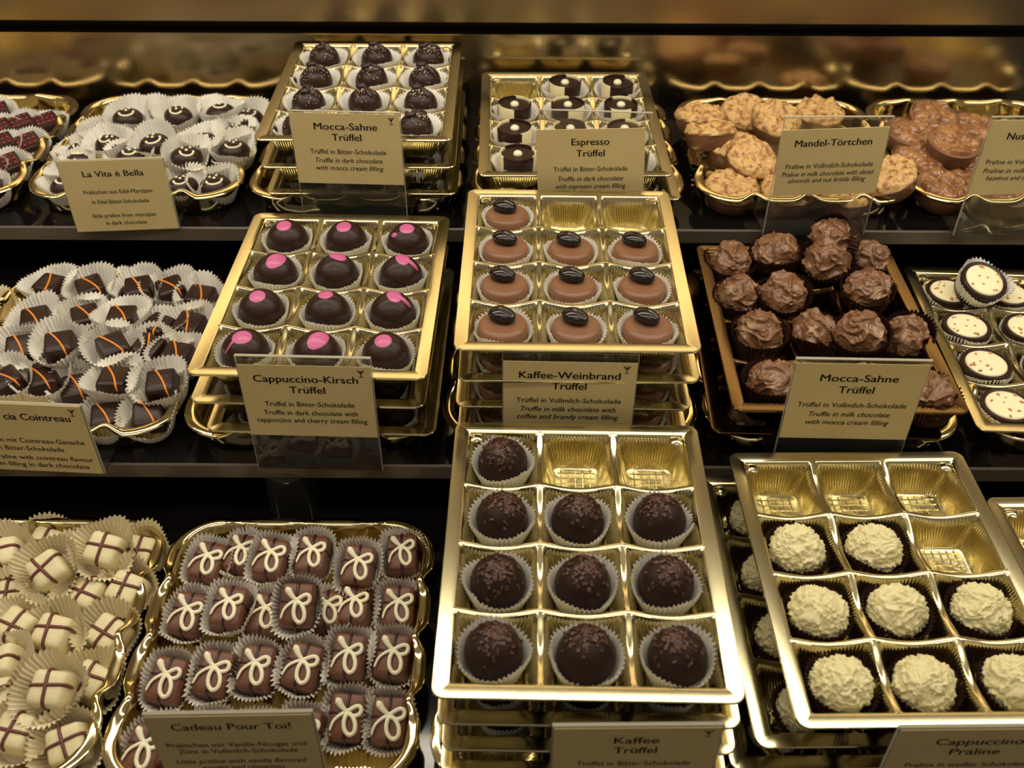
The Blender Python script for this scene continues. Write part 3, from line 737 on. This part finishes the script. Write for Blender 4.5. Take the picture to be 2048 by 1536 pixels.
for k, (px, py, lv, yw, tl, td, wh) in enumerate(bl):
    loose('praline', f'dark square praline with red berry beads, {wh}', 'praline', 'berry-dotted dark pralines', H_[k], CUP_LOW[k % 4], [('chocolate_shell', BERRY_BODY), ('berry_beads', BERRY)], 2.0)
# white cubes with a cross
b = MB(); b.rbox(9.3, 9.3, 14.2, 3.2, 6, 1.5, None, 0.12); CUBE_BODY = b.mesh('shell', 'white_chocolate')
def cross(seed):
    rnd = random.Random(seed); b = MB()
    for q in (0, 1):
        o = rnd.uniform(-1.6, 1.6); s_ = rnd.uniform(-2, 2); pts = []
        for t, z in ((-9.0, 10.5), (-8.5, 13.2), (-7.3, 15.0), (-5.0, 15.75), (0, 15.8), (5.0, 15.75), (7.3, 15.0), (8.5, 13.2), (9.0, 10.0), (9.3, 7.0)):
            x = o+s_*t/9; pts.append((x, t, z+0.15) if q else (t, x, z))
        b.tube(pts, [0.5]+[0.9]*8+[0.4], 8, Vector((1, 0, 0)) if q else Vector((0, 1, 0)))
    return b.mesh('brown_cross', 'brown_icing')
CR = [cross(i) for i in range(4)]
wl = [(12, 1090, 0.7, 10, 16, 270, 'at the left edge of the back row'), (98, 1068, 0.0, -15, 12, 270, 'peeping out at the back behind a tipped one'), (102, 1128, 1.2, 42, 30, 285, 'turned cornerwise, high in the heap'),
 (163, 1092, 0.0, 20, 10, 200, 'half hidden in the middle of the back row'), (224, 1083, 1.3, -14, 26, 285, 'standing highest in the back row'), (297, 1084, 0.1, -10, 14, 285, 'in the back right corner'),
 (26, 1188, 0.1, -4, 16, 270, 'at the left edge in the second row'), (184, 1178, 0.2, -22, 18, 265, 'in the middle of the second row'), (269, 1169, 0.2, -20, 20, 270, 'at the right end of the second row'),
 (32, 1252, 0.4, -30, 14, 270, 'at the left edge in the third row'), (113, 1264, 0.4, -14, 18, 275, 'in the middle of the third row'), (231, 1267, 0.1, -28, 22, 280, 'at the right end of the third row'),
 (112, 1378, 1.2, -6, 22, 270, 'in the widest cup near the front'), (44, 1390, 0.1, 0, 14, 270, 'half hidden left of the wide cup'), (196, 1362, 0.0, -25, 16, 300, 'half hidden right of the wide cup'),
 (38, 1463, 0.3, -12, 14, 270, 'left in the front row'), (150, 1489, 0.1, 20, 24, 270, 'right in the front row'), (2, 1326, 0.6, 10, 20, 200, 'cut by the left edge in the fourth row'), (-6, 1392, 0.2, 10, 14, 270, 'mostly outside the left edge, low down')]
H_ = heap(wl, BZS, 11.5, 0.0, (-262, 304), 59, 66)
for k, (px, py, lv, yw, tl, td, wh) in enumerate(wl):
    loose('praline', f'white cube praline with brown cross, {wh}', 'praline', 'white cubes with a brown cross', H_[k], CUP_CREAM[k % 5], [('chocolate_shell', CUBE_BODY), ('brown_cross', CR[k % 4])])
# bow-tied milk pralines
b = MB(); b.rbox(9.0, 12.0, 13.5, 2.6, 5, 1.5, None, 0.12); BOW_BODY = b.mesh('shell', 'box_milk_chocolate')
b = MB()
b.tube([(0.2, 10.9, 12.5), (0.2, 9.6, 14.7), (0, 5, 15.1), (0, 0, 15.1), (0.1, -5, 15.1), (0.2, -9.6, 14.6), (0.3, -11.0, 12.0), (0.3, -11.7, 7), (0.3, -12, 3)], 0.8, 8, Vector((1, 0, 0)))
b.tube([(-8.9, 1.5, 6), (-8.4, 1.5, 11), (-7.0, 1.5, 14.5), (-3, 1.5, 15.1), (3, 1.5, 15.1), (7.0, 1.5, 14.5), (8.4, 1.5, 11), (8.9, 1.5, 6)], 0.7, 8, Vector((0, 1, 0)))
RIB = b.mesh('ribbon', 'dark_icing')
def bow(seed):
    rnd = random.Random(seed); b = MB(); z = 15.9; h = 0.9
    # one line: tail, up through the knot, loop to the upper right, knot, loop below right, out to the upper left knob
    key = [(-7.0, -6.5), (-5.8, -2.6), (-3.0, 0.4), (0.4, 2.4), (4.6, 4.9), (6.9, 4.2), (6.6, 1.6), (3.6, 0.4), (0.5, 1.2), (-0.6, -2.2), (0.2, -6.0), (2.6, -8.0), (5.0, -6.6), (5.0, -3.0), (2.9, 0.4), (-0.2, 2.4), (-2.6, 4.2), (-4.6, 6.6)]
    pts = []
    for i in range(len(key)-1):
        p0, p1, p2, p3 = [Vector(key[max(0, min(len(key)-1, i+d))]) for d in (-1, 0, 1, 2)]
        for j in range(4):
            t = j/4; pts.append(0.5*((2*p1)+(p2-p0)*t+(2*p0-5*p1+4*p2-p3)*t*t+(3*p1-p0-3*p2+p3)*t**3))
    pts.append(Vector(key[-1])); m = len(pts); sx, sy = rnd.uniform(.92, 1.05), rnd.uniform(.9, 1.08)
    P3 = [(p.x*sx, p.y*sy, z+0.6*math.sin(i*0.4)*0.4-max(0, abs(p.x*sx)-6)*0.25-max(0, abs(p.y*sy)-7)*0.25) for i, p in enumerate(pts)]
    rr = [0.55+0.5*min(1, i/14) for i in range(m)]
    for i in range(1, 8): rr[-i] = 1.05+0.12*(8-i)
    b.tube(P3, rr, 8); return b.mesh('icing_bow', 'icing_white')
BW = [bow(i) for i in range(4)]
gl = [(416, 1124, 0.1, -12, 14, 270, 'leftmost in the back row'), (482, 1108, 0.0, -8, 10, 270, 'half hidden second in the back row'), (542, 1117, 0.5, -8, 16, 270, 'third in the back row'), (625, 1110, 0.4, -4, 16, 270, 'fourth in the back row'),
 (716, 1132, 0.9, -4, 20, 275, 'raised, second from right in the back row'), (804, 1108, 0.1, 4, 14, 270, 'in the back right corner'), (376, 1229, 0.1, -10, 20, 270, 'leftmost in the second row'), (458, 1215, 0.6, -6, 12, 270, 'second in the second row'),
 (532, 1229, 0.0, -8, 14, 270, 'mostly hidden behind the raised one'), (594, 1211, 1.4, -2, 34, 275, 'raised highest in the middle of the tray'), (654, 1222, 0.0, 0, 10, 270, 'barely visible right of the raised one'), (709, 1212, 0.0, -4, 10, 270, 'shaded, under the raised back row one'),
 (797, 1215, 0.1, 0, 20, 270, 'at the right end of the second row'), (334, 1361, 0.1, -10, 20, 270, 'leftmost in the third row'), (429, 1347, 0.1, -10, 20, 270, 'second in the third row'), (512, 1337, 0.2, -6, 22, 270, 'third in the third row'),
 (605, 1333, 0.2, -14, 22, 270, 'fourth in the third row, turned aside'), (697, 1313, 0.2, -6, 22, 270, 'fifth in the third row'), (786, 1313, 0.1, -8, 22, 270, 'at the right end of the third row'), (695, 1435, 0.1, -4, 26, 270, 'left of the two beside the card'),
 (779, 1442, 0.1, -2, 26, 270, 'in the front row at the right rim'), (290, 1500, 0.1, -12, 16, 270, 'in the front left corner behind the card'), (605, 1468, 0.0, -8, 16, 270, 'behind the right end of the card'), (420, 1478, 0.1, -8, 14, 270, 'behind the card, left of the middle'),
 (512, 1482, 0.0, -8, 12, 270, 'behind the middle of the card'), (340, 1488, 0.0, -8, 12, 270, 'behind the left end of the card')]
H_ = heap(gl, BZS, 11.0, 0.0, (-114, 304), 57, 64)
for k, (px, py, lv, yw, tl, td, wh) in enumerate(gl):
    loose('praline', f'milk praline with a white icing bow, {wh}', 'praline', 'bow-tied milk pralines', H_[k], CUP_BOX[k % 5], [('chocolate_shell', BOW_BODY), ('ribbon', RIB), ('icing_bow', BW[k % 4])])
# tartlets
b = MB(); b.lathe([(0, 0), (15.2, 0), (16.4, 1), (18.4, 11.4), (18.5, 12.2), (17.9, 12.6), (0, 12.0)], 56); TART_BASE = b.mesh('shell', 'milk_chocolate', True, 0.001, 60)
def crust(seed, matname, hgt, lumps):
    rnd = random.Random(seed); off = Vector((seed*7.7, 3.1*seed, 0)); b = MB(); rows = []; n = 96; m = 30
    L = [(rnd.uniform(-13, 13), rnd.uniform(-13, 13), rnd.uniform(3.8, 6.0)) for _ in range(20)] if lumps else []
    for i in range(m+1):
        q = i/m; row = []
        for j in range(n):
            a = 2*PI*j/n
            rr = (18.9 if not lumps else 17.9)*(1-q)*(1+(0.05 if not lumps else 0.0)*noise.noise(Vector((math.cos(a)*3, math.sin(a)*3, seed))))
            x, y = rr*math.cos(a), rr*math.sin(a); v = Vector((x, y, 0))
            edge = min(1.0, q*9)
            if lumps:
                z = 0.0
                for lx, ly, lr in L:
                    d2 = (x-lx)**2+(y-ly)**2
                    if d2 < lr*lr: z = max(z, math.sqrt(lr*lr-d2)*0.75)
                z = z+0.7*noise.noise(v*0.5+off)
            else:
                wv = Vector((noise.noise(v*0.12+off), noise.noise(v*0.12+off+Vector((5, 0, 0))), 0))*5
                h0 = 3.6*noise.noise((v+wv)*0.11+off)+1.2*noise.noise(v*0.3+off*2); st = math.floor(h0/1.1); z = 1.1*(st+min(1.0, (h0/1.1-st)**4*1.0))+0.9*(1-abs(noise.noise((v+wv)*0.55+off)))**4+0.6
            row.append((x, y, 11.4+edge*(hgt*(0.55+0.45*math.sin(min(1, q*2.2)*PI/2)))+z*edge))
        rows.append(row)
    b.grid(rows, True, True, True); return b.mesh('crust', matname)
AL = [crust(i+1, 'almond_flake', 4.5, False) for i in range(5)]; NU = [crust(i+11, 'nut_brittle', 1.5, True) for i in range(4)]
al = [(1399, 232, 1.0, 30, 14, 100, 'leftmost at the back'), (1420, 264, 0.9, 60, 26, 100, 'second at the left, showing its chocolate side'), (1490, 226, 0.7, 20, 26, 265, 'in the middle of the back row, upright'), (1552, 238, 0.9, 200, 30, 280, 'facing out at the back, beside the card top'),
 (1640, 226, 0.1, 10, 10, 270, 'at the back behind the card top'), (1462, 291, 0.4, 80, 2, 270, 'in shade behind the tilted one'), (1506, 324, 0.9, 140, 34, 300, 'tilted towards the viewer left of the card'), (1468, 390, 0.1, 10, 14, 270, 'lying flat at the front left'),
 (1581, 394, 0.1, 60, 10, 270, 'at the front under the card, left of two'), (1698, 397, 0.1, 120, 12, 270, 'at the front under the card, right of two'), (1784, 366, 0.9, 200, 40, 200, 'leaning on the right rim at the front')]
H_ = heap([q[:2]+(q[2]*1.25,)+q[3:] for q in al], TZ, 11.0, 0.0, (197, 670), 54, 61, 0.65)
for k, (px, py, lv, yw, tl, td, wh) in enumerate(al):
    loose('tartlet', f'almond tartlet on milk chocolate, {wh}', 'tartlet', 'almond tartlets', H_[k], None, [('chocolate_base', TART_BASE), ('almond_crust', AL[k % 5])])
nl = [(1862, 236, 1.1, 10, 26, 285, 'at the back, raised'), (1811, 266, 0.8, 40, 14, 300, 'at the left rim near the back'), (1948, 256, 0.2, 80, 12, 270, 'at the back behind the card corner'), (1903, 288, 1.3, 130, 16, 285, 'on top in the middle'),
 (1833, 322, 0.4, 200, 10, 280, 'at the left rim in the middle'), (1924, 340, 0.1, 20, 8, 260, 'low beside the left edge of the card'), (1884, 386, 0.2, 60, 20, 285, 'at the front left corner'), (2021, 396, 0.1, 100, 8, 270, 'at the front under the card'), (1956, 392, -0.1, 30, 2, 90, 'dark side showing under the card corner')]
H_ = heap([q[:2]+(q[2]*1.25,)+q[3:] for q in nl], TZ, 11.0, 0.0, (343, 670), 54, 61, 0.7)
for k, (px, py, lv, yw, tl, td, wh) in enumerate(nl):
    loose('tartlet', f'nut tartlet in milk chocolate, {wh}', 'tartlet', 'nut tartlets', H_[k], None, [('chocolate_base', TART_BASE), ('nut_crust', NU[k % 4])])
b = MB(); rnd = random.Random(4)
for i in range(130):
    c = P(rnd.gauss(1425, 22), rnd.gauss(345, 20), TZ+1.9); s_ = rnd.uniform(0.25, 1.2)
    if rnd.random() < 0.06: s_ *= 2
    q = Matrix.Translation(c) @ Matrix.Rotation(rnd.uniform(0, 6), 4, 'Z')
    b.box(-s_, s_, -s_*0.7, s_*0.7, 0, s_*0.6, q)
o = solo('pastry_crumbs', b.mesh('crumbs', 'almond_flake', False), 'loose almond crumbs scattered at the left of the tartlet tray', 'crumbs'); o['kind'] = 'stuff'
# a single cup at the left edge
loose('praline', 'praline in a cream cup cut off by the left edge of the middle shelf', 'praline', None, heap([(-14, 618, 0, 0, 8, 290, '')], MZS, 11.0, 0.0)[0], CUP_CREAM[0], [('chocolate_shell', CUBE_BODY)])

t = thing('shelf_support', 'clear round support under the middle shelf, behind the bow praline tray', 'support', (-128, 412, Z_BOT+ZC))
b = MB(); b.lathe([(0, 0), (15, 0), (15, Z_MID-10-Z_BOT), (0, Z_MID-10-Z_BOT)], 40); part('clear_cylinder', b.mesh('clear_cylinder', 'clear_acrylic', True, 0, 40), t)
# ================================================================ name cards in acrylic holders
def text_mesh(b, s, size, shear, bold, width, cx, zbase, y):
    cu = bpy.data.curves.new('t', 'FONT'); cu.body = s; cu.size = 1.0; cu.shear = shear; cu.align_x = 'CENTER'; cu.resolution_u = 3
    o = bpy.data.objects.new('t', cu); COL.objects.link(o)
    dg = bpy.context.evaluated_depsgraph_get(); me = bpy.data.meshes.new_from_object(o.evaluated_get(dg))
    xs = [v.co.x for v in me.vertices]; x0, x1 = min(xs), max(xs); kx = width/(x1-x0); m0 = (x0+x1)/2
    for dx in ((-0.10, -0.03, 0.03, 0.10) if bold else (-0.03, 0.03)):
        b.add([(cx+(v.co.x-m0)*kx+dx, y, zbase+v.co.y*size) for v in me.vertices], [tuple(p.vertices) for p in me.polygons])
    bpy.data.objects.remove(o); bpy.data.curves.remove(cu); bpy.data.meshes.remove(me)
def icon(b, cx, z, s, y):
    V = lambda pts: [(cx+p*s, y, z+q*s) for p, q in pts]
    b.add(V([(-1, 1), (0, -0.25), (1, 1), (0.78, 1), (0, 0.12), (-0.78, 1)]), [(0, 1, 4, 5), (1, 2, 3, 4)])
    b.add(V([(-1, 1.02), (1, 1.02), (1, 0.86), (-1, 0.86)]), [(0, 3, 2, 1)]); b.add(V([(-0.55, 0.6), (0.55, 0.6), (0, 0.0)]), [(0, 2, 1)])
    b.add(V([(-0.1, -0.1), (0.1, -0.1), (0.1, -1.1), (-0.1, -1.1)]), [(0, 3, 2, 1)]); b.add(V([(-0.6, -1.05), (0.6, -1.05), (0.6, -1.25), (-0.6, -1.25)]), [(0, 3, 2, 1)])
def name_card(label, shelf, tl, tr, lines, ico_=False, H=80.0, card=(72.5, 26.0), skew=0.0, width=None, cshift=0.0):
    """tl, tr: where the photo shows the two top corners of the holder, H above the shelf."""
    a, c = P(*tl, shelf+H), P(*tr, shelf+H); d = c-a; W = width or d.xy.length; mid = (a+c)/2
    yaw = math.degrees(math.atan2(d.y, d.x))
    t = thing('name_card', label, 'sign', (mid.x, mid.y, shelf+ZC), RZ(yaw), 'name cards in acrylic holders')
    b = MB(); b.box(-W/2+0.4, W/2-0.4, 0, 1.6, 0.4, H-0.4); b.box(-W/2+0.4, W/2-0.4, 1.6, 24, 0, 1.6)
    h = part('acrylic_holder', b.mesh('holder', 'clear_acrylic', False), t)
    b = MB(); b.box(-W/2, W/2, 0, 1.6, H-0.5, H); b.box(-W/2, -W/2+0.4, 0, 1.6, 0, H-0.5); b.box(W/2-0.4, W/2, 0, 1.6, 0, H-0.5)
    part('holder_edge', b.mesh('holder_edge', 'acrylic_edge', False), h)
    z1, z0 = card; cw = W-1.2
    b = MB(); b.box(-cw/2, cw/2, -0.5, -0.1, z0, z1, Matrix.Translation((cshift, 0, (z0+z1)/2)) @ Matrix.Rotation(math.radians(skew), 4, 'Y') @ Matrix.Translation((0, 0, -(z0+z1)/2)))
    cd = part('paper_card', b.mesh('paper_card', 'card', False), t)
    b = MB()
    for s, v, size, sty, wd, *cx in lines:
        text_mesh(b, s, size, 0.22 if 'i' in sty else 0.0, 'b' in sty, wd*cw, cx[0] if cx else 0, z1-v*(z1-z0), -0.62)
    if ico_: icon(b, cw/2-5.2, z1-4.2, 2.0, -0.62)
    M = Matrix.Translation((cshift, 0, (z0+z1)/2)) @ Matrix.Rotation(math.radians(skew), 4, 'Y') @ Matrix.Translation((0, 0, -(z0+z1)/2))
    b.v = [tuple(M @ Vector(p)) for p in b.v]
    part('lettering', b.mesh('lettering', 'ink', False), cd)
    return W, yaw
def std(t1, w1, t2, w2, l1, v1, l2, v2, l3, v3, it='i'):
    return [(t1, 0.225, 6.6, 'b', w1), (t2, 0.375, 6.6, 'b', w2), (l1, 0.565, 4.7, '', v1), (l2, 0.69, 4.7, it, v2), (l3, 0.80, 4.7, it, v3)]
info = []
info.append(name_card('card for the pink-dotted truffles, cocktail glass in its corner', MZS, (467, 711), (741, 717), std('Cappuccino-Kirsch', .79, 'Trüffel', .27, 'Trüffel in Bitter-Schokolade', .69, 'Truffle in dark chocolate with', .73, 'cappuccino and cherry cream filling', .86, ''), True, card=(74.5, 26)))
info.append(name_card('card for the coffee-bean pralines below the centre stack', MZS, (1004, 704), (1280, 709), std('Kaffee-Weinbrand', .76, 'Trüffel', .26, 'Trüffel in Vollmilch-Schokolade', .80, 'Truffle in milk chocolate with', .73, 'coffee and brandy cream filling', .785), True, card=(74.5, 26)))
info.append(name_card('card in front of the rough milk truffles', MZS, (1593, 717), (1867, 722), std('Mocca-Sahne', .59, 'Trüffel', .27, 'Trüffel in Vollmilch-Schokolade', .84, 'Truffle in milk chocolate', .63, 'with mocca cream filling', .65), card=(77.5, 26)))
info.append(name_card('card for the dusted mocha truffles with cocktail glass corner', TZ, (576, 221), (800, 226), std('Mocca-Sahne', .58, 'Trüffel', .27, 'Trüffel in Bitter-Schokolade', .71, 'Truffle in dark chocolate', .63, 'with mocca cream filling', .635), True, card=(83, 35), H=84))
info.append(name_card('crooked card for the two-tone espresso pralines', TZ, (1079, 219), (1306, 226), [('Espresso', .22, 6.6, 'b', .345), ('Trüffel', .38, 6.6, 'b', .26), ('Trüffel in Bitter-Schokolade', .59, 4.7, '', .69), ('Truffle in dark chocolate', .73, 4.7, 'i', .61), ('with espresso cream filling', .84, 4.7, 'i', .66)], card=(74.5, 26), H=86, skew=-3.2, cshift=-1.5))
info.append(name_card('card for the almond tartlets', TZ, (1570, 234), (1790, 233), [('Mandel-Törtchen', .25, 6.6, 'b', .72), ('Praline in Vollmilch-Schokolade', .58, 4.7, '', .83), ('Praline in milk chocolate with sliced', .70, 4.7, 'i', .88), ('almonds and nut brittle filling', .80, 4.7, 'i', .74)], card=(76.5, 31), H=84, skew=-2.0))
info.append(name_card('card for the nut tartlets cut by the right edge', TZ, (1985, 234), (2205, 232), [('Nuss-Törtchen', .25, 6.6, 'b', .62), ('Praline in Vollmilch-Schokolade', .58, 4.7, '', .86), ('Praline in milk chocolate with', .70, 4.7, 'i', .86), ('hazelnut and nut brittle filling', .80, 4.7, 'i', .76)], card=(82, 31), H=84))
info.append(name_card('low card in front of the smiling face pralines', TZ, (110, 322), (326, 315), [('La Vita è Bella', .22, 6.0, 'b', .58), ('Pralinchen aus Edel-Marzipan', .46, 4.2, '', .66), ('in Edel-Bitter-Schokolade', .60, 4.2, '', .55), ('little praline from marzipan', .80, 4.2, '', .62), ('in dark chocolate', .91, 4.2, '', .40)], H=52, card=(51.6, 0.6)))
info.append(name_card('low card in front of the orange-striped pralines', MZS, (-112, 800), (161, 812), [('cia Cointreau', .22, 6.6, 'b', .50, 10.5), ('Pralinchen mit Cointreau-Ganache', .56, 4.7, '', .88), ('in Bitter-Schokolade', .68, 4.7, '', .52), ('Little praline with cointreau flavour', .82, 4.7, '', .92), ('cream filling in dark chocolate', .93, 4.7, '', .82)], True, H=50, card=(49.6, 0.6)))
info.append(name_card('card in front of the bow-tied pralines', BZS, (283, 1430), (625, 1424), [('Cadeau Pour Toi!', .20, 6.6, 'b', .72), ('Pralinchen mit Vanille-Nougat und', .46, 4.7, '', .86), ('Zimt in Vollmilch-Schokolade', .56, 4.7, '', .74), ('Little praline with vanilla flavored', .72, 4.7, 'i', .82), ('nougat and cinnamon', .82, 4.7, 'i', .52)], card=(79, 30)))
info.append(name_card('card in front of the nib truffles', BZS, (1105, 1453), (1450, 1450), std('Kaffee', .27, 'Trüffel', .26, 'Trüffel in Bitter-Schokolade', .70, 'Truffle in dark chocolate', .63, 'with coffee cream filling', .66), True, card=(79, 30)))
info.append(name_card('card in front of the white truffles at the bottom right', BZS, (1800, 1456), (2150, 1452), std('Cappuccino', .52, 'Praline', .30, 'Praline in weißer Schokolade', .76, 'Praline in white chocolate', .66, 'with cappuccino cream filling', .76), card=(79, 30)))
print('cards', [(round(a), round(c_, 1)) for a, c_ in info])
